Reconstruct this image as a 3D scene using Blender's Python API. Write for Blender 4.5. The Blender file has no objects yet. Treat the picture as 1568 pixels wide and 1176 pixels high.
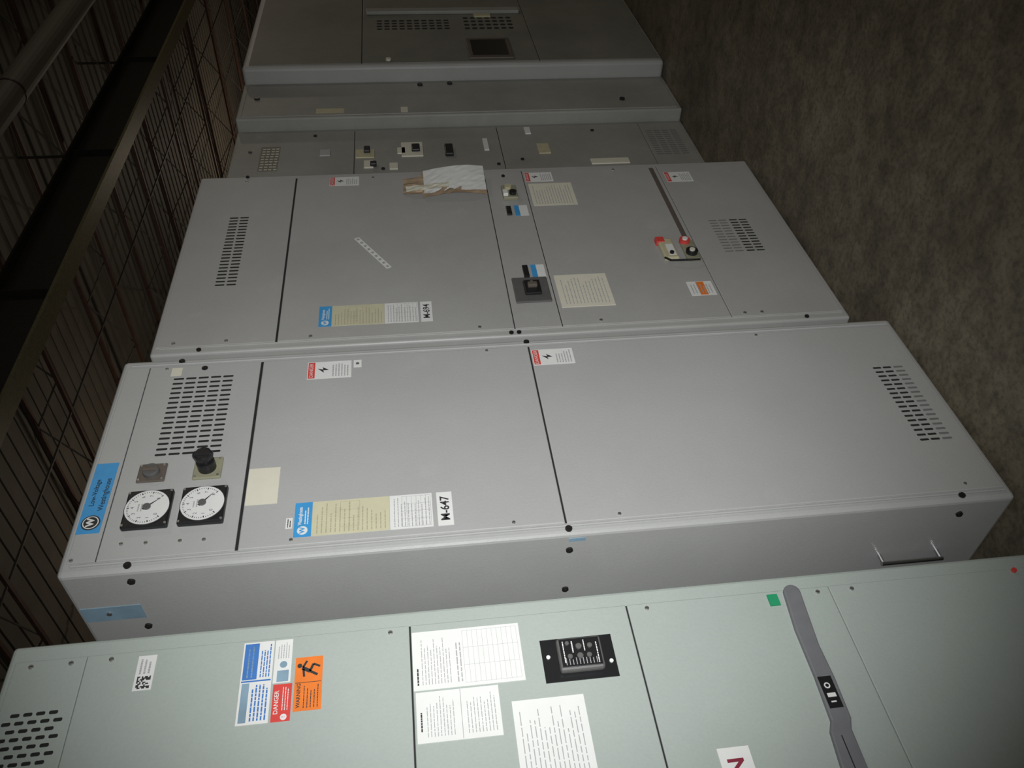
import bpy, bmesh, math, random
from mathutils import Matrix, Vector
random.seed(4)
S=bpy.context.scene
S.view_settings.view_transform='Standard'
COL=bpy.context.collection
# ---------------------------------------------------------------- materials
def mat(name,col,rough=.5,metal=0.,var=.06,scale=30.,bump=0.,spec=.5,stain=0.,dust=0.):
    m=bpy.data.materials.new(name);m.use_nodes=True;nt=m.node_tree
    b=nt.nodes['Principled BSDF'];b.inputs['Roughness'].default_value=rough;b.inputs['Metallic'].default_value=metal
    b.inputs['Specular IOR Level'].default_value=spec
    tc=nt.nodes.new('ShaderNodeTexCoord');n=nt.nodes.new('ShaderNodeTexNoise');n.inputs['Scale'].default_value=scale;n.inputs['Detail'].default_value=5
    nt.links.new(tc.outputs['Object'],n.inputs['Vector'])
    r=nt.nodes.new('ShaderNodeValToRGB');r.color_ramp.elements[0].position=.3;r.color_ramp.elements[1].position=.7
    c0=[max(0,c*(1-var)) for c in col];c1=[min(1,c*(1+var)) for c in col]
    r.color_ramp.elements[0].color=(*c0,1);r.color_ramp.elements[1].color=(*c1,1)
    nt.links.new(n.outputs['Fac'],r.inputs['Fac']);out=r.outputs['Color']
    def layer(out,s,lo,hi,ca,cb,bt='MULTIPLY'):
        n2=nt.nodes.new('ShaderNodeTexNoise');n2.inputs['Scale'].default_value=s;n2.inputs['Detail'].default_value=8;n2.inputs['Roughness'].default_value=.65
        nt.links.new(tc.outputs['Object'],n2.inputs['Vector'])
        r2=nt.nodes.new('ShaderNodeValToRGB');r2.color_ramp.elements[0].position=lo;r2.color_ramp.elements[1].position=hi
        r2.color_ramp.elements[0].color=(*ca,1);r2.color_ramp.elements[1].color=(*cb,1)
        nt.links.new(n2.outputs['Fac'],r2.inputs['Fac'])
        mx=nt.nodes.new('ShaderNodeMixRGB');mx.blend_type=bt;mx.inputs[0].default_value=1
        nt.links.new(out,mx.inputs[1]);nt.links.new(r2.outputs['Color'],mx.inputs[2]);return mx.outputs[0]
    if stain>0:
        g=1-stain;out=layer(out,2.2,.3,.7,(g,g,g),(1,1,1))
    if dust>0:
        out=layer(out,7,.60,.74,(0,0,0),(dust,dust*.97,dust*.9),'ADD')
        g=1-dust*2;out=layer(out,45,.24,.34,(g,g,g*.97),(1,1,1))
    nt.links.new(out,b.inputs['Base Color'])
    if bump>0:
        bp=nt.nodes.new('ShaderNodeBump');bp.inputs['Strength'].default_value=bump;bp.inputs['Distance'].default_value=.002
        nt.links.new(n.outputs['Fac'],bp.inputs['Height']);nt.links.new(bp.outputs[0],b.inputs['Normal'])
    return m
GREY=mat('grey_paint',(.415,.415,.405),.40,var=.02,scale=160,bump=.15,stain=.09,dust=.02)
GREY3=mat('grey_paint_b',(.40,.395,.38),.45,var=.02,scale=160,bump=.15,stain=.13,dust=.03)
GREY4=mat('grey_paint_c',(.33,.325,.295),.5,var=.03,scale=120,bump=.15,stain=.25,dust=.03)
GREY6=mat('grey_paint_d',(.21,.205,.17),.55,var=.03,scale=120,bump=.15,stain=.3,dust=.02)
GREEN=mat('greygreen_paint',(.38,.42,.39),.40,var=.02,scale=160,bump=.15,stain=.07,dust=.015)
SEAM=mat('gap_shade_black',(.012,.012,.012),.8)  # near-black colour stands in for shade inside gaps
SLOT=mat('slot_dark',(.015,.015,.014),.9)
SLOTL=mat('slot_light',(.17,.17,.165),.8)
BOLT=mat('black_oxide_steel',(.02,.018,.017),.5,metal=.3)
STEEL=mat('zinc_screw',(.42,.42,.40),.35,metal=.8)
CHROME=mat('chrome',(.6,.6,.6),.25,metal=1)
BLACK=mat('black_plastic',(.012,.012,.013),.4)
DKGREY=mat('dark_grey_metal',(.10,.098,.095),.5)
BROWNP=mat('brown_plate',(.11,.09,.075),.5)
OLIVE=mat('olive_plate',(.26,.25,.17),.5)
BEIGE=mat('beige_brass',(.50,.46,.30),.4)
WHITE=mat('white_paper',(.70,.70,.68),.6,var=.02)
CREAM=mat('cream_paper',(.66,.63,.52),.6,var=.02)
YEL=mat('yellow_plate',(.56,.53,.37),.5,var=.04)
BLUE=mat('blue_label',(.05,.30,.62),.4)
BLUE2=mat('blue_label_deep',(.06,.18,.48),.4)
LBLUE=mat('blue_tape',(.20,.30,.38),.6,var=.2,scale=12)
RED=mat('red_label',(.62,.06,.05),.5)
ORANGE=mat('orange_label',(.75,.19,.03),.5)
GREENL=mat('green_tag',(.02,.27,.12),.5)
INK=mat('ink_grey',(.36,.36,.36),.7)
INKD=mat('ink_black',(.03,.03,.03),.7)
INKY=mat('ink_olive',(.38,.35,.24),.7)
CARD=mat('brown_card',(.36,.26,.17),.7,var=.25,scale=14)
HAND=mat('handle_grey',(.16,.16,.17),.45)
GLASS=mat('dark_glass',(.02,.02,.018),.15)
# ---------------------------------------------------------------- mesh collector
class Part:
    def __init__(s,name,parent=None):
        s.name=name;s.parent=parent;s.v=[];s.f=[];s.mi=[];s.mats=[];s.sm=[]
    def m(s,mt):
        if mt not in s.mats:s.mats.append(mt)
        return s.mats.index(mt)
    def addbm(s,bm,mt,smooth=False):
        o=len(s.v);bm.verts.ensure_lookup_table();bm.verts.index_update()
        s.v+=[v.co.copy() for v in bm.verts];k=s.m(mt)
        for f in bm.faces:
            s.f.append([o+v.index for v in f.verts]);s.mi.append(k);s.sm.append(smooth)
        bm.free()
    def box(s,x0,x1,y0,y1,z0,z1,mt,bev=0,seg=2):
        bm=bmesh.new();bmesh.ops.create_cube(bm,size=1)
        for v in bm.verts:
            v.co=Vector(((x0+x1)/2+v.co.x*(x1-x0),(y0+y1)/2+v.co.y*(y1-y0),(z0+z1)/2+v.co.z*(z1-z0)))
        if bev>0:bmesh.ops.bevel(bm,geom=bm.edges[:],offset=bev,segments=seg,profile=.5,affect='EDGES')
        s.addbm(bm,mt)
    def cyl(s,c,r,d,mt,axis='X',seg=24,r2=None,bev=0):
        bm=bmesh.new();bmesh.ops.create_cone(bm,cap_ends=True,segments=seg,radius1=r,radius2=r if r2 is None else r2,depth=d)
        if bev>0:
            es=[e for e in bm.edges if all(v.co.z>0 for v in e.verts)]
            bmesh.ops.bevel(bm,geom=es,offset=bev,segments=2,profile=.5,affect='EDGES')
        M={'X':Matrix.Rotation(math.pi/2,4,'Y'),'Y':Matrix.Rotation(math.pi/2,4,'X'),'Z':Matrix.Identity(4)}[axis]
        bmesh.ops.transform(bm,matrix=Matrix.Translation(c)@M,verts=bm.verts);s.addbm(bm,mt)
    def rod(s,a,b,r,mt,seg=6):
        a=Vector(a);b=Vector(b);d=b-a;bm=bmesh.new();bmesh.ops.create_cone(bm,cap_ends=True,segments=seg,radius1=r,radius2=r,depth=d.length)
        M=Matrix.Translation((a+b)/2)@d.to_track_quat('Z','Y').to_matrix().to_4x4()
        bmesh.ops.transform(bm,matrix=M,verts=bm.verts);s.addbm(bm,mt)
    def quad(s,pts,mt):
        o=len(s.v);s.v+=[Vector(p) for p in pts];s.f.append(list(range(o,o+len(pts))));s.mi.append(s.m(mt));s.sm.append(False)
    def label(s,x,y0,y1,z0,z1,mt,t=.0008):s.box(x-.0005,x+t,y0,y1,z0,z1,mt)
    def lines(s,x,y0,y1,z0,z1,n,mt,fill=.45,ragged=.3):
        p=(z1-z0)/n
        for i in range(n):
            zc=z1-p*(i+.5);y=y0;end=y1-(y1-y0)*random.random()*ragged
            while y<end:
                w=(y1-y0)*random.uniform(.05,.16);e=min(y+w,end)
                h=p*fill/2;s.quad([(x,y,zc-h),(x,e,zc-h),(x,e,zc+h),(x,y,zc+h)],mt)
                y=e+(y1-y0)*.018
    def grid(s,x,y0,y1,z0,z1,ny,nz,mt,w=.0008):
        for i in range(ny+1):
            y=y0+(y1-y0)*i/ny;s.quad([(x,y-w/2,z0),(x,y+w/2,z0),(x,y+w/2,z1),(x,y-w/2,z1)],mt)
        for i in range(nz+1):
            z=z0+(z1-z0)*i/nz;s.quad([(x,y0,z-w/2),(x,y1,z-w/2),(x,y1,z+w/2),(x,y0,z+w/2)],mt)
    def text(s,t,x,y,z,size,mt,align='LEFT',bold=0.,rot=0,sx=1):
        c=bpy.data.curves.new('t','FONT');c.body=t;c.size=size;c.align_x=align;c.align_y='CENTER';c.offset=bold;c.resolution_u=3
        ob=bpy.data.objects.new('t',c);COL.objects.link(ob);bpy.context.view_layer.update()
        me=bpy.data.meshes.new_from_object(ob)
        M=Matrix(((0,0,1,x),(1,0,0,y),(0,1,0,z),(0,0,0,1)))@Matrix.Rotation(rot,4,'Z')@Matrix.Diagonal((sx,1,1,1))
        bm=bmesh.new();bm.from_mesh(me);bmesh.ops.transform(bm,matrix=M,verts=bm.verts);s.addbm(bm,mt)
        bpy.data.objects.remove(ob);bpy.data.curves.remove(c);bpy.data.meshes.remove(me)
    def slots(s,x,y0,y1,z0,z1,ny,nz,mt,fy=.42,fz=.8,stag=False):
        py=(y1-y0)/ny;pz=(z1-z0)/nz
        for j in range(nz):
            for i in range(ny):
                yc=y0+py*(i+.5);zc=z0+pz*(j+.5)
                if stag and i%2:zc+=pz*.5
                if zc+pz*fz/2>z1+pz*.3:continue
                a=py*fy/2;b=pz*fz/2;r=min(a,b)*.9;pts=[]
                for k in range(12):
                    t=2*math.pi*(k+.5)/12;cy=math.cos(t);cz=math.sin(t)
                    pts.append((x,yc+(a-r)*(1 if cy>0 else -1)+r*cy,zc+(b-r)*(1 if cz>0 else -1)+r*cz))
                s.quad(pts,mt)
    def build(s):
        me=bpy.data.meshes.new(s.name);me.from_pydata(s.v,[],s.f)
        for m_ in s.mats:me.materials.append(m_)
        me.polygons.foreach_set('material_index',s.mi);me.polygons.foreach_set('use_smooth',s.sm);me.update()
        ob=bpy.data.objects.new(s.name,me);COL.objects.link(ob)
        if s.parent:ob.parent=s.parent
        return ob
def empty(name,loc=(0,0,0)):
    e=bpy.data.objects.new(name,None);COL.objects.link(e);return e
def screw(P,x,y,z,r=.0045):
    P.cyl((x+.0015,y,z),r,.003,STEEL,seg=12,bev=.0008);P.box(x+.003,x+.0033,y-.0006,y+.0006,z-r*.8,z+r*.8,SEAM)
def bolt(P,x,y,z,r=.0085):
    P.cyl((x+.002,y,z),r,.004,BOLT,seg=20);P.cyl((x+.005,y,z),r*.62,.004,BOLT,seg=6)
def danger(P,x,y0,y1,z0,z1,hd=RED):
    P.label(x,y0,y1,z0,z1,WHITE);h=z1-z0
    P.box(x,x+.0011,y0+.002,y1-.002,z1-h*.17,z1-.002,hd)
    P.text('DANGER',x+.0013,(y0+y1)/2,z1-h*.09,h*.12,WHITE,'CENTER')
    zc=z1-h*.36;yc=(y0+y1)/2
    P.quad([(x+.0012,yc-.001,zc-h*.13),(x+.0012,yc+.012,zc+h*.02),(x+.0012,yc+.002,zc+.0),(x+.0012,yc+.006,zc+h*.13),(x+.0012,yc-.012,zc-h*.02),(x+.0012,yc-.002,zc)],INKD)
    P.lines(x+.0012,y0+.006,y1-.006,z0+h*.05,z0+h*.45,6,INK)
def plate_stack(P,x,y0,y1,zb1,zb0,zy0,zw0,tag,tz0,tz1):
    """nameplate column: blue header, yellow rating plate, white table, asset tag"""
    P.label(x,y0,y1,zb0,zb1,BLUE);h=zb1-zb0
    P.cyl((x+.001,y0+.018,(zb0+zb1)/2),.012,.0006,WHITE);P.text('W',x+.0015,y0+.018,(zb0+zb1)/2,.017,BLUE,'CENTER',.0006)
    P.text('Westinghouse',x+.001,y0+.034,zb0+h*.66,.0125,WHITE,'LEFT',.0003,sx=.72)
    P.lines(x+.001,y0+.036,y1-.008,zb0+h*.15,zb0+h*.45,2,WHITE)
    P.label(x,y0,y1,zy0,zb0-.001,YEL);P.lines(x+.001,y0+.006,y1-.006,zy0+.005,zb0-.008,16,INKY,.25,.5)
    P.grid(x+.0011,y0+.02,y1-.006,zy0+.07,zy0+.115,3,2,INKY)
    P.label(x,y0,y1,zw0,zy0-.001,WHITE);P.lines(x+.001,y0+.006,y1-.006,zw0+.004,zy0-.008,11,INK,.25,.3)
    P.grid(x+.0011,y0+.005,y1-.005,zw0+.004,zy0-.03,4,6,INK)
    P.label(x,y0,y1,tz0,tz1,WHITE);P.text(tag,x+.0012,(y0+y1)/2,(tz0+tz1)/2-.001,(tz1-tz0)*.80,INKD,'CENTER',.0006,sx=.95)
def dial(P,x,y0,y1,z0,z1,ang):
    yc=(y0+y1)/2;zc=(z0+z1)/2;r=(y1-y0)/2
    P.box(x,x+.016,y0,y1,z0,z1,BLACK,.004)
    P.cyl((x+.0165,yc,zc),r*.95,.002,INKD,seg=48);P.cyl((x+.0172,yc,zc),r*.92,.002,WHITE,seg=48)
    X=x+.0184
    for k in range(41):
        a=math.radians(-45+270*k/40);l=.10 if k%5==0 else .06;w=.0007 if k%5 else .0013
        d=Vector((math.cos(a),math.sin(a)));n=Vector((-d.y,d.x))*w
        p=[d*(r*.84)+n,d*(r*.84)-n,d*(r*(.84-l))-n,d*(r*(.84-l))+n]
        P.quad([(X,yc+q.x,zc+q.y) for q in p],INKD)
    for k in range(0,9):
        a=math.radians(225-270*k/8);P.text(str(k),X,yc+math.cos(a)*r*.60,zc+math.sin(a)*r*.60,.011,INKD,'CENTER')
    P.lines(X,yc-r*.22,yc+r*.22,zc+r*.15,zc+r*.42,2,INK)
    a=math.radians(ang);d=Vector((math.cos(a),math.sin(a)));n=Vector((-d.y,d.x))
    p=[d*(r*.72),n*.0035-d*r*.2,-n*.0035-d*r*.2];P.quad([(X+.002,yc+q.x,zc+q.y) for q in p],INKD)
    P.cyl((X+.002,yc,zc),.009,.004,DKGREY,seg=20)
    for sy in(-1,1):
        for sz in(-1,1):P.cyl((x+.0165,yc+sy*r*.88,zc+sz*r*.88),.003,.002,STEEL,seg=10)
H=2.286
def shell(par,x,y0,y1,paint,depth=1.2,top=H,bev=.009):
    B=Part('body',par);B.box(x-depth,x-.004,y0,y1,.0,top,paint,bev,3);return B
def door(B,x,y0,y1,z0,z1,paint,bev=.003):
    B.box(x-.006,x,y0,y1,z0,z1,paint,bev)
def gap(B,x,y0,y1,z,w=.004):
    B.box(x-.005,x-.0028,y0,y1,z-w/2,z+w/2,SEAM)  # black strip paints in the shade a shallow door gap lacks
def doors(B,x,y0,y1,cuts,paint,lo=.018,hi=2.27):
    """stack of door panels separated at cuts=[(z,gap width)], low to high"""
    a=lo
    for z,w in cuts+[(hi,0)]:
        door(B,x,y0,y1,a,z-w/2,paint,min(.003,.0015+w/4));a=z+w/2
        if w>0:gap(B,x,y0+.001,y1-.001,z,w)
# ================================================================ CABINET 2 (middle)
c2=empty('electrical_switchgear_cabinet')
x=0.;B=shell(c2,x,1.126,1.837,GREY,bev=.012)
B.build()
D=Part('door_panels',c2)
doors(D,x,1.157,1.802,[(1.143,.0040),(1.9028,.0065),(2.207,.002)],GREY,.018,2.268)
D.box(x-.004,x+.002,1.146,1.152,.02,2.26,GREY,.002);D.box(x-.004,x+.001,1.808,1.814,.02,2.26,GREY,.002)
D.build()
V=Part('vents',c2)
V.slots(x+.0006,1.457,1.755,1.973,2.138,16,5,SLOT,.40,.84)
V.slots(x+.0006,1.322,1.624,.098,.159,17,2,SLOT,.42,.84);V.slots(x+.0006,1.322,1.624,.062,.096,17,1,SLOTL,.42,.84)
V.build()
G=Part('gauges',c2);dial(G,x,1.233,1.341,2.064,2.168,-50);dial(G,x,1.233,1.341,1.939,2.043,-40);G.build()
K=Part('control_switches',c2)
K.box(x,x+.006,1.376,1.434,2.096,2.163,BROWNP,.003);K.cyl((x+.012,1.405,2.13),.02,.014,DKGREY,bev=.003);K.box(x+.018,x+.024,1.399,1.411,2.112,2.148,BROWNP,.002)
K.box(x,x+.008,1.373,1.440,1.963,2.031,OLIVE,.003);K.cyl((x+.02,1.406,1.998),.022,.028,BLACK,bev=.003);K.cyl((x+.040,1.406,1.998),.012,.02,BLACK)
K.cyl((x+.054,1.406,1.998),.022,.014,BLACK,seg=10,bev=.004);K.box(x+.048,x+.064,1.398,1.414,1.974,2.022,BLACK,.005)
for dy,dz in((-.026,-.027),(.026,.027),(-.026,.027),(.026,-.027)):
    K.cyl((x+.009,1.406+dy,1.997+dz),.003,.003,STEEL,seg=10);K.cyl((x+.007,1.405+dy*.85,2.13+dz),.003,.003,STEEL,seg=10)
K.build()
L=Part('labels',c2)
L.label(x,1.236,1.449,2.216,2.268,BLUE,.0015)
L.cyl((x+.0018,1.266,2.241),.021,.0008,INKD,seg=32);L.cyl((x+.0022,1.266,2.241),.018,.0008,WHITE,seg=32);L.cyl((x+.0025,1.266,2.241),.0155,.0008,INKD,seg=32)
L.text('W',x+.0032,1.266,2.241,.022,WHITE,'CENTER',.0012)
L.text('Westinghouse',x+.002,1.300,2.228,.018,INKD,'LEFT',.0002,sx=.95);L.text('Low-Voltage',x+.002,1.315,2.251,.016,INKD,'LEFT',.0002)
danger(L,x,1.713,1.782,1.654,1.775);L.label(x,1.752,1.782,1.626,1.648,WHITE);L.cyl((x+.001,1.767,1.637),.005,.001,STEEL)
danger(L,x,1.715,1.781,1.018,1.138)
L.label(x,1.283,1.397,1.822,1.897,CREAM,.001)
L.label(x,1.76,1.792,2.118,2.146,CREAM)
plate_stack(L,x,1.178,1.278,1.778,1.738,1.557,1.455,'M-647',1.407,1.444)
L.label(x,1.205,1.235,1.782,1.797,WHITE);L.lines(x+.001,1.208,1.232,1.784,1.795,2,INKD)
L.build()
F=Part('fasteners',c2)
for y,z in((1.199,2.160),(1.197,2.106),(1.195,2.031),(1.193,1.978),(1.164,2.259),(1.170,1.267),(1.170,1.011),(1.172,1.782),(1.176,.115),(1.79,1.267),(1.79,.45),(1.79,2.16)):screw(F,x,y,z)
for y,z in((1.140,2.135),(1.140,1.140),(1.142,.142),(1.785,2.058),(1.820,2.125),(1.820,1.146)):bolt(F,x-.002,y,z)
for xx,z in((-.04,2.134),(-.226,2.145),(-.064,1.136),(-.233,1.133),(-.054,.136)):
    F.cyl((xx,1.124,z),.0085,.006,BOLT,'Y');F.cyl((xx,1.121,z),.005,.006,BOLT,'Y',6)
F.cyl((-.16,1.124,2.215),.006,.006,CHROME,'Y')
F.build()
T=Part('side_pull_handle',c2)
T.rod((-.208,1.098,.13),(-.208,1.098,.30),.005,CHROME,12);T.rod((-.208,1.098,.135),(-.208,1.128,.135),.005,CHROME,10);T.rod((-.208,1.098,.295),(-.208,1.128,.295),.005,CHROME,10)
T.build()
Q=Part('blue_tape_residue',c2);Q.box(-.19,-.135,1.1245,1.1262,2.14,2.275,LBLUE);Q.box(-.032,-.02,1.1245,1.1262,1.10,1.14,LBLUE);Q.build()
# ================================================================ CABINET 3
c3=empty('electrical_switchgear_cabinet.001');x=-.133
B=shell(c3,x,2.012,3.101,GREY3);B.build()
D=Part('door_panels',c3)
doors(D,x,2.044,3.07,[(.410,.002),(.988,.0025),(1.1455,.0025),(1.906,.006)],GREY3,.018,2.272)
D.box(x-.004,x+.002,2.036,2.040,.02,2.26,GREY3,.0015)
D.box(x,x+.004,2.50,3.05,.428,.446,BROWNP,.001)
D.build()
V=Part('vents',c3);V.slots(x+.0006,2.348,2.791,2.061,2.137,22,2,SLOT,.42,.84);V.slots(x+.0006,2.413,2.641,.155,.232,12,2,SLOT,.42,.84);V.slots(x+.0006,2.413,2.641,.237,.315,12,2,SLOTL,.35,.84);V.build()
L=Part('labels',c3)
danger(L,x,2.995,3.062,1.656,1.772);danger(L,x,2.975,3.047,.866,.980);danger(L,x,2.936,3.014,.281,.392)
L.label(x,2.788,2.958,.798,.975,CREAM);L.lines(x+.001,2.80,2.945,.81,.965,14,INK,.25)
L.label(x,2.139,2.321,.789,.974,CREAM,.002);L.lines(x+.0022,2.155,2.305,.80,.96,13,INK,.22)
L.label(x,2.722,2.796,1.003,1.036,WHITE);L.label(x,2.722,2.796,1.036,1.055,BLUE);L.box(x,x+.008,2.725,2.785,1.068,1.088,BLACK,.002)
L.label(x,2.316,2.393,.999,1.028,WHITE);L.label(x,2.316,2.393,1.028,1.047,BLUE);L.box(x,x+.008,2.318,2.385,1.058,1.078,BLACK,.002)
L.label(x,2.167,2.247,.423,.513,WHITE);L.label(x,2.170,2.244,.452,.480,ORANGE,.0012);L.lines(x+.0014,2.178,2.238,.43,.507,7,INK,.3)
plate_stack(L,x,2.105,2.21,1.778,1.737,1.566,1.455,'M-694',1.409,1.447)
a=Vector((x+.0007,2.612,1.662));b=Vector((x+.0007,2.413,1.545));d=(b-a).normalized();n=Vector((0,-d.z,d.y))*.010
L.quad([a+n,a-n,b-n,b+n],WHITE)
for k in range(9):
    p=a+(b-a)*((k+.5)/9);e=Vector((.0005,0,0));L.quad([p+e+d*.006+n*.5,p+e+d*.006-n*.5,p+e-d*.006-n*.5,p+e-d*.006+n*.5],INK)
L.build()
K=Part('breaker_controls',c3)
K.box(x,x+.008,2.172,2.312,1.001,1.125,DKGREY,.004);K.box(x+.008,x+.020,2.205,2.28,1.032,1.09,BLACK,.004);K.box(x+.018,x+.034,2.232,2.252,1.045,1.078,BROWNP,.004)
K.cyl((x+.02,2.265,1.061),.007,.004,STEEL,seg=12)
K.box(x,x+.018,2.375,2.50,.500,.555,BEIGE,.006);K.box(x,x+.021,2.475,2.508,.53,.562,RED,.003);K.box(x+.018,x+.020,2.39,2.46,.508,.535,WHITE,.001);K.cyl((x+.022,2.40,.525),.008,.01,BLACK)
K.box(x,x+.014,2.365,2.49,.420,.472,OLIVE,.006);K.cyl((x+.020,2.405,.448),.022,.012,BLACK);K.cyl((x+.028,2.405,.448),.010,.006,CREAM);K.cyl((x+.018,2.478,.455),.020,.014,RED);K.cyl((x+.026,2.478,.455),.010,.008,WHITE)
pts=[(x+.015,2.38,.555),(x+.02,2.355,.54),(x+.022,2.35,.50),(x+.022,2.35,.46),(x+.015,2.36,.43)]
for p,q in zip(pts,pts[1:]):K.rod(p,q,.004,BLACK)
K.box(x,x+.016,2.835,2.93,1.03,1.09,OLIVE,.004);K.cyl((x+.02,2.905,1.065),.014,.014,BEIGE);K.cyl((x+.02,2.86,1.05),.014,.018,BLACK);K.box(x+.016,x+.03,2.84,2.875,1.07,1.09,WHITE,.003)
K.build()
F=Part('fasteners',c3)
for y,z in((2.026,2.139),(2.026,1.135),(2.026,.153),(3.026,1.069),(3.085,2.1),(2.026,1.16)):bolt(F,x-.003 if y<2.04 else x,y,z,.0075)
for y,z in((2.063,.856),(2.06,2.22),(2.06,2.06),(2.06,1.80),(2.06,1.26),(2.06,.36),(2.06,.30),(3.05,1.6),(3.05,2.1),(3.05,.6)):screw(F,x,y,z,.006)
F.build()
# document packet taped on cabinet 3
E=Part('document_packet',c3)
def sheet(P,y0,y1,z0,z1,off,mt,skew=0,crum=.003,seed=1,ny=10,nz=12,th=.0012):
    """creased sheet; off(t,s): stand-off from the door, t 0 top..1 bottom, s 0 left..1 right"""
    rr=random.Random(seed);pt=[[None]*(ny+1) for _ in range(nz+1)]
    for j in range(nz+1):
        for i in range(ny+1):
            t=j/nz;s=i/ny
            pt[j][i]=Vector((x+off(t,s)+rr.uniform(0,crum),y0+(y1-y0)*s+skew*t+rr.uniform(-1,1)*crum*.5,z1+(z0-z1)*t+rr.uniform(-1,1)*crum*.4))
    for j in range(nz):
        for i in range(ny):
            q=[pt[j][i],pt[j+1][i],pt[j+1][i+1],pt[j][i+1]]
            for tri in((q[0],q[1],q[2]),(q[0],q[2],q[3])):
                P.quad(list(tri),mt);P.quad([v-Vector((th,0,0)) for v in reversed(tri)],mt)
sheet(E,2.895,3.005,1.22,1.480,lambda t,s:.003+.018*t+.010*s,CARD,crum=.006,seed=2)
sheet(E,2.893,2.93,1.30,1.470,lambda t,s:.020+.018*t,CREAM,crum=.004,seed=3,ny=4)
sheet(E,2.862,3.045,1.150,1.405,lambda t,s:.010+.016*math.sin(math.pi*t)+.006*s,CARD,.008,crum=.004,seed=4)
sheet(E,2.880,3.040,1.152,1.398,lambda t,s:.018+.020*math.sin(math.pi*t*.8)*(.4+.6*s)+.008*s,WHITE,.008,crum=.002,seed=5)
E.box(x-.001,x+.022,2.93,2.96,1.40,1.43,CARD,.003)
E.build()
# ================================================================ CABINET 4
c4=empty('electrical_switchgear_cabinet.002');x=-.368
B=shell(c4,x,3.13,3.978,GREY4);B.build()
D=Part('door_panels',c4)
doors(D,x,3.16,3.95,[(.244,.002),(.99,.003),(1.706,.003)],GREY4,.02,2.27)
D.build()
L=Part('labels_and_locks',c4)
L.label(x,3.561,3.80,2.06,2.15,GREY6)
for i in range(9):
    yy=3.57+i*.025
    for k in range(4):
        za=2.063+k*.021+random.uniform(0,.004);L.quad([(x+.0012,yy,za),(x+.0012,yy+.010,za),(x+.0012,yy+.010,za+.015),(x+.0012,yy,za+.015)],CREAM)
for (a,b,c,d,m_) in((3.56,3.63,1.615,1.66,CREAM),(3.66,3.74,1.61,1.70,BEIGE),(3.69,3.75,1.46,1.50,CREAM),(3.66,3.80,1.375,1.48,CREAM),(3.54,3.60,1.50,1.54,CREAM),(3.65,3.75,.75,.81,BEIGE),(3.53,3.58,.38,.57,CREAM),(3.69,3.75,1.82,1.87,GREY),(3.70,3.82,1.05,1.075,WHITE),(3.86,3.93,.82,.85,WHITE)):
    L.box(x-.001,x+.006,a,b,c,d,m_,.002)
for (a,b,c,d) in((3.70,3.76,1.39,1.43),(3.65,3.75,1.229,1.269),(3.70,3.75,1.63,1.66),(3.57,3.60,1.6,1.63)):L.box(x,x+.020,a,b,c,d,BLACK,.004)
for y,z in((3.55,1.57),(3.56,1.02),(3.6,.9),(3.75,2.2),(3.9,1.9),(3.88,.5)):L.cyl((x+.002,y,z),.009,.006,BLACK,seg=12)
L.slots(x+.0006,3.603,3.873,.055,.23,12,4,SLOTL,.42,.8)
L.build()
# ================================================================ CABINET 5
c5=empty('electrical_switchgear_cabinet.003');x=-.305
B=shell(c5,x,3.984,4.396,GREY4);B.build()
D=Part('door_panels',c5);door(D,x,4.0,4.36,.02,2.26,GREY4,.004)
for a,b,c,d,m_ in((4.02,4.07,1.755,1.895,BEIGE),(4.01,4.07,1.435,1.47,CREAM)):D.label(x,a,b,c,d,m_)
for y,z in((4.33,1.36),(4.34,1.2),(4.2,2.2),(4.1,.3)):D.cyl((x+.004,y,z),.014,.01,BLACK)
D.build()
# ================================================================ CABINET 6 / 7
def farcab(name,x,y0,y1,paint):
    c=empty(name);B=shell(c,x,y0,y1,paint,bev=.02);B.build()
    D=Part('door_panels',c);ym=y0+.03
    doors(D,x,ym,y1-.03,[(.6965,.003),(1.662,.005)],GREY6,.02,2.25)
    D.slots(x+.0008,y0+.49,y0+.66,1.15,1.585,4,10,SLOT,.5,.75);D.slots(x+.0008,y0+.48,y0+.70,.775,1.075,4,7,SLOT,.5,.75)
    D.box(x,x+.012,y0+.05,y0+.33,.836,1.084,BROWNP,.004);D.box(x+.010,x+.014,y0+.08,y0+.30,.86,1.06,GLASS,.001)
    D.cyl((x+.006,y0+.06,1.52),.014,.01,CREAM);D.box(x,x+.01,y0+.68,y0+.73,.9,1.0,BEIGE,.002)
    D.box(x,x+.02,y0+.74,y0+.80,.72,1.64,GREY4,.004);D.build()
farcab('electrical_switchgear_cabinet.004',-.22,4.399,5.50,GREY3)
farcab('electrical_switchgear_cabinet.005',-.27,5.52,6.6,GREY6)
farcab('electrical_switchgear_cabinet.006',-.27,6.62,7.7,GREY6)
# ================================================================ CABINET 1 (nearest)
c1=empty('electrical_switchgear_cabinet.007');x=.067
B=shell(c1,x,-.05,.923,GREEN);B.build()
D=Part('door_panels',c1)
doors(D,x,-.02,.886,[(.625,.0008),(1.0695,.003),(1.518,.003),(2.1385,.0008)],GREEN,.02,2.270)
D.build()
V=Part('vents',c1);V.slots(x+.0006,.36,.785,2.150,2.262,28,5,SLOT,.48,.72,True);V.build()
L=Part('labels',c1)
L.label(x,.803,.874,2.006,2.040,WHITE)
for i in range(9):
    for j in range(9):
        if random.random()<.55 or (i in(0,1) and j in(0,1)):
            L.quad([(x+.001,.806+i*.0028,2.010+j*.0028),(x+.001,.8088+i*.0028,2.010+j*.0028),(x+.001,.8088+i*.0028,2.0128+j*.0028),(x+.001,.806+i*.0028,2.0128+j*.0028)],INKD)
L.lines(x+.001,.836,.870,2.012,2.036,3,INK)
L.label(x,.714,.880,1.7835,1.842,WHITE)
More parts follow.
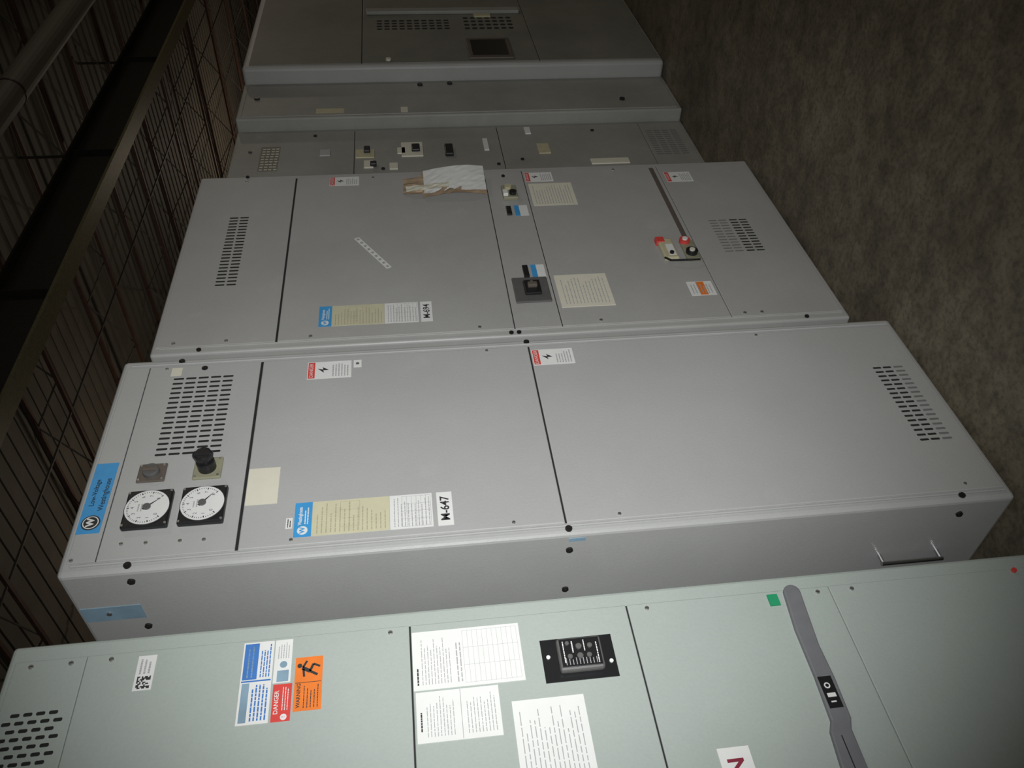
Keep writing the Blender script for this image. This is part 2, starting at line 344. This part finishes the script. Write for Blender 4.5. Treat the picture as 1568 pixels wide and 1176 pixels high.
L.box(x,x+.0011,.802,.877,1.812,1.839,BLUE2);L.lines(x+.0013,.806,.872,1.818,1.834,2,LBLUE,.3)
L.lines(x+.0012,.805,.875,1.787,1.808,4,BLUE2,.45)
L.box(x,x+.0011,.718,.795,1.824,1.838,LBLUE);L.lines(x+.0012,.720,.795,1.787,1.820,5,BLUE2,.45);L.box(x,x+.0011,.797,.800,1.785,1.84,BLUE2)
L.label(x,.790,.880,1.748,1.781,WHITE);L.lines(x+.001,.84,.875,1.752,1.776,5,INK,.35);L.box(x,x+.0011,.792,.815,1.752,1.774,LBLUE);L.cyl((x+.001,.827,1.763),.007,.0006,LBLUE)
L.label(x,.714,.787,1.744,1.779,RED);L.text('DANGER',x+.001,.728,1.771,.0115,WHITE,'LEFT',.0001);L.lines(x+.001,.735,.783,1.748,1.762,3,WHITE,.3);L.cyl((x+.001,.722,1.756),.006,.0006,WHITE)
L.text('!',x+.0015,.722,1.756,.01,RED,'CENTER')
L.label(x,.730,.838,1.688,1.740,ORANGE);L.quad([(x+.001,.785,1.69),(x+.001,.7862,1.69),(x+.001,.7862,1.738),(x+.001,.785,1.738)],INKD)
def fig(P,X,y,z,s):
    P.cyl((X,y+.2*s,z+.42*s),.11*s,.0006,INKD,seg=14)
    for a,b,w in(((.1,.3),(-.1,-.05),.09),((-.1,-.05),(.25,-.2),.06),((.25,-.2),(.1,-.5),.05),((-.1,-.05),(-.3,-.4),.06),((.1,.28),(.42,.1),.05),((.05,.25),(-.35,.2),.05)):
        A=Vector(a);Bb=Vector(b);d=(Bb-A).normalized();n=Vector((-d.y,d.x))*w
        P.quad([(X,y+q.x*s,z+q.y*s) for q in(A+n,A-n,Bb-n,Bb+n)],INKD)
fig(L,x+.0012,.812,1.714,.042)
L.text('WARNING',x+.001,.736,1.731,.010,INKD,'LEFT',.0002);L.lines(x+.001,.735,.782,1.692,1.724,5,INKD,.25)
L.label(x,.745,.868,1.300,1.515,WHITE,.001);L.lines(x+.0013,.755,.858,1.44,1.500,10,INK,.25);L.lines(x+.0013,.755,.80,1.503,1.509,1,INKD,.5);L.grid(x+.0012,.752,.862,1.306,1.415,3,11,INK,.0005);L.lines(x+.0013,.755,.858,1.418,1.432,2,INK,.35)
L.label(x,.644,.741,1.355,1.512,WHITE,.001);L.lines(x+.0013,.654,.733,1.440,1.495,9,INK,.25);L.lines(x+.0013,.665,.71,1.500,1.506,1,INKD,.5);L.grid(x+.0012,.646,.740,1.428,1.4285,1,1,INK,.0006);L.lines(x+.0013,.654,.733,1.362,1.420,9,INK,.25)
L.label(x,.50,.705,1.195,1.333,WHITE,.001);L.lines(x+.0013,.51,.695,1.205,1.325,14,INK,.22)
L.label(x,.46,.575,.912,.972,WHITE,.001);L.text('N',x+.0014,.540,.942,.042,mat('maroon_ink',(.22,.02,.04)),'CENTER',.0012)
L.label(x,.850,.876,.745,.767,GREENL,.004)
L.build()
K=Part('protective_relay',c1)
K.box(x,x+.002,.733,.823,1.117,1.262,BLACK);K.box(x+.002,x+.020,.746,.815,1.143,1.232,DKGREY,.006)
K.box(x+.020,x+.0215,.751,.810,1.148,1.227,BLACK,.001)
for y,z,r in((.772,1.190,.006),(.792,1.190,.006),(.772,1.172,.005),(.792,1.168,.005),(.772,1.210,.005),(.80,1.212,.004)):
    K.cyl((x+.023,y,z),r,.003,DKGREY,seg=16);K.cyl((x+.0248,y,z),r*.5,.001,STEEL,seg=10)
X=x+.0222
K.lines(X,.755,.770,1.155,1.222,10,INK,.25);K.lines(X,.780,.806,1.200,1.205,1,WHITE,.5);K.lines(X,.782,.806,1.177,1.181,1,WHITE,.5);K.lines(X,.755,.806,1.152,1.157,1,WHITE,.4);K.lines(X,.76,.806,1.218,1.223,1,WHITE,.4)
for y,z in((.765,1.127),(.785,1.250)):K.cyl((x+.003,y,z),.004,.003,WHITE,seg=14)
K.build()
T=Part('lever_bar',c1)
def prism(P,pts,x0,x1,mt):
    bm=bmesh.new();vs=[bm.verts.new((x0,a,b)) for a,b in pts];f=bm.faces.new(vs)
    r=bmesh.ops.extrude_face_region(bm,geom=[f]);
    for v in r['geom']:
        if isinstance(v,bmesh.types.BMVert):v.co.x=x1
    es=[e for e in bm.edges if all(abs(v.co.x-x1)<1e-6 for v in e.verts)]
    bmesh.ops.bevel(bm,geom=es,offset=.003,segments=2,profile=.5,affect='EDGES')
    bmesh.ops.recalc_face_normals(bm,faces=bm.faces);P.addbm(bm,mt)
cap=[(.874+.018*math.cos(t),.712+.018*math.sin(t)) for t in [math.radians(-90+180*k/8) for k in range(9)]]
prism(T,[(.30,.712),(.52,.712),(.58,.710),(.60,.702),(.68,.700),(.75,.703)]+[(a,b) for a,b in cap]+[(.79,.738),(.69,.738),(.60,.742),(.58,.752),(.52,.758),(.30,.760)],x,x+.010,HAND)
T.label(x+.0105,.621,.684,.709,.736,BLACK);T.text('I',x+.0117,.633,.723,.013,WHITE,'CENTER',.0008);T.box(x+.0115,x+.0119,.642,.650,.714,.731,WHITE);T.cyl((x+.0118,.665,.724),.006,.0006,WHITE);T.cyl((x+.0121,.665,.724),.0035,.0006,BLACK)
T.box(x+.010,x+.0106,.40,.57,.7345,.7365,SEAM)
T.build()
F=Part('fasteners',c1)
for z in(2.238,2.165,2.091,1.557,1.028,.654,.577):screw(F,x,.873,z,.0048)
F.cyl((x+.003,.879,.197),.0055,.006,RED,seg=14);F.build()
# ================================================================ ROOM
def room_mat_floor():
    m=bpy.data.materials.new('concrete_floor');m.use_nodes=True;nt=m.node_tree;b=nt.nodes['Principled BSDF'];b.inputs['Roughness'].default_value=.55
    tc=nt.nodes.new('ShaderNodeTexCoord')
    def nz(s,d,lo,hi,c0,c1):
        n=nt.nodes.new('ShaderNodeTexNoise');n.inputs['Scale'].default_value=s;n.inputs['Detail'].default_value=d;n.inputs['Roughness'].default_value=.65
        nt.links.new(tc.outputs['Object'],n.inputs['Vector']);r=nt.nodes.new('ShaderNodeValToRGB')
        r.color_ramp.elements[0].position=lo;r.color_ramp.elements[1].position=hi;r.color_ramp.elements[0].color=(*c0,1);r.color_ramp.elements[1].color=(*c1,1)
        nt.links.new(n.outputs['Fac'],r.inputs['Fac']);return n,r
    n1,r1=nz(1.1,10,.35,.65,(.085,.069,.045),(.20,.170,.118))
    n2,r2=nz(12,8,.38,.58,(.60,.60,.60),(1,1,1));n3,r3=nz(60,4,.35,.55,(.62,.62,.62),(1,1,1))
    a=nt.nodes.new('ShaderNodeMixRGB');a.blend_type='MULTIPLY';a.inputs[0].default_value=1;c=nt.nodes.new('ShaderNodeMixRGB');c.blend_type='MULTIPLY';c.inputs[0].default_value=1
    nt.links.new(r1.outputs[0],a.inputs[1]);nt.links.new(r2.outputs[0],a.inputs[2]);nt.links.new(a.outputs[0],c.inputs[1]);nt.links.new(r3.outputs[0],c.inputs[2]);nt.links.new(c.outputs[0],b.inputs['Base Color'])
    bp=nt.nodes.new('ShaderNodeBump');bp.inputs['Strength'].default_value=.3;bp.inputs['Distance'].default_value=.004;nt.links.new(n2.outputs['Fac'],bp.inputs['Height']);nt.links.new(bp.outputs[0],b.inputs['Normal'])
    return m
FL=Part('floor');FL.box(-20,12,-4,46,-.2,0,room_mat_floor());FL.build()
DECK=mat('roof_deck',(.165,.15,.125),.7,var=.15,scale=1.5)
CE=Part('ceiling');CE.box(-20,12,-4,46,7.04,7.2,DECK)
yy=-3.9
while yy<46:
    CE.box(-20,12,yy,yy+.15,7.02,7.04,DECK);yy+=.3
CE.build()
WALLM=mat('wall_block',(.16,.145,.12),.8,var=.2,scale=2)
w=Part('wall_back');w.box(-20.2,-20,-4,46,0,7.2,WALLM);w.build()
w=Part('wall_far');w.box(-20,12,46,46.2,0,7.2,WALLM);w.build()
JO=mat('oxide_brown_steel',(.125,.068,.05),.6,var=.2,scale=8)
JG=mat('dull_steel',(.14,.13,.11),.6,var=.2,scale=8)
J=Part('ceiling_joists')
yy=3.2;n=0
while yy<38:
    for z in(6.42,6.99):J.box(-19,2,yy-.03,yy+.03,z-.025,z+.025,JO)
    xx=-19;k=0
    while xx<2-.01:
        J.rod((xx,yy,6.98 if k%2 else 6.42),(xx+.9,yy,6.42 if k%2 else 6.98),.014,JG,5);xx+=.9;k+=1
    yy+=2.9
for xx in(-15,-10,-7,-1.2):J.rod((xx,2,6.42),(xx,38,6.42),.018,JG,5)
J.build()
GIRD=mat('girder_steel',(.045,.042,.034),.5,var=.2);GIRE=mat('girder_flange',(.21,.195,.11),.5,var=.2)
g=Part('ceiling_girder');xg=-4.45
g.box(xg-.012,xg+.012,-3,45,5.62,6.24,GIRD);g.box(xg-.14,xg+.14,-3,45,5.58,5.62,GIRE);g.box(xg-.14,xg+.14,-3,45,6.24,6.275,GIRD)
yy=1.5
while yy<45:
    g.box(xg-.1,xg+.1,yy-.008,yy+.008,5.62,6.24,GIRD);g.rod((xg,yy,6.2),(xg,yy,7.02),.02,GIRD);yy+=3.4
g.build()
g=Part('ceiling_duct');DUC=mat('duct_paint',(.17,.155,.13),.6);g.cyl((-2.75,21,6.0),.17,48,DUC,'Y',24)
for k in range(12):
    g.cyl((-2.75,-2+4*k,6.0),.178,.03,GIRD,'Y',24);g.rod((-2.75,-2+4*k,6.1),(-2.75,-2+4*k,7.02),.01,GIRD)
g.build()
# ================================================================ LIGHT
wd=bpy.data.worlds.new('w');S.world=wd;wd.use_nodes=True;wd.node_tree.nodes['Background'].inputs[0].default_value=(1,.93,.82,1);wd.node_tree.nodes['Background'].inputs[1].default_value=.06
R=Matrix(((.0335,-.1254,-.9915),(-.7271,-.6837,.0619),(-.6857,.7189,-.1141)))
right,down,fwd=Vector(R[0]),Vector(R[1]),Vector(R[2])
cpos=Vector((1.568,0,1.472))
cd=bpy.data.cameras.new('camera');cd.sensor_width=36;cd.lens=36*1256.65/1568;cd.clip_start=.02;cd.clip_end=200
co=bpy.data.objects.new('camera',cd);COL.objects.link(co);S.camera=co
fwd.normalize();right=(right-fwd*right.dot(fwd)).normalized();up=-(fwd.cross(right)).normalized()
if up.dot(down)>0:up=-up
M=Matrix.Identity(4)
for i in range(3):M[i][0]=right[i];M[i][1]=up[i];M[i][2]=-fwd[i];M[i][3]=cpos[i]
co.matrix_world=M
fl=bpy.data.lights.new('camera_flash','SPOT');fl.energy=215;fl.spot_size=math.radians(86);fl.spot_blend=1;fl.shadow_soft_size=.02;fl.color=(.98,1,1)
fo=bpy.data.objects.new('camera_flash',fl);COL.objects.link(fo)
aim=(Vector((0,1.66,1.30))-cpos).normalized();fo.matrix_world=Matrix.Translation(cpos+up*.05+right*.02)@aim.to_track_quat('-Z','Y').to_matrix().to_4x4()
def area(n,loc,sz,e,col=(1,.88,.7)):
    l=bpy.data.lights.new(n,'AREA');l.shape='DISK';l.size=sz;l.energy=e;l.color=col;o=bpy.data.objects.new(n,l);o.location=loc;COL.objects.link(o)
def pt(n,loc,e,col=(1,.84,.66)):
    l=bpy.data.lights.new(n,'POINT');l.energy=e;l.color=col;l.shadow_soft_size=.25;o=bpy.data.objects.new(n,l);o.location=loc;COL.objects.link(o)
area('high_bay_light',(6.5,9,6.7),.6,90)
pt('ceiling_fill',(4,15,4.6),90);pt('ceiling_fill.001',(-10,10,3.4),70);pt('ceiling_fill.002',(-11,24,3.4),150)  # unseen fill points, added to brighten the ceiling and joists
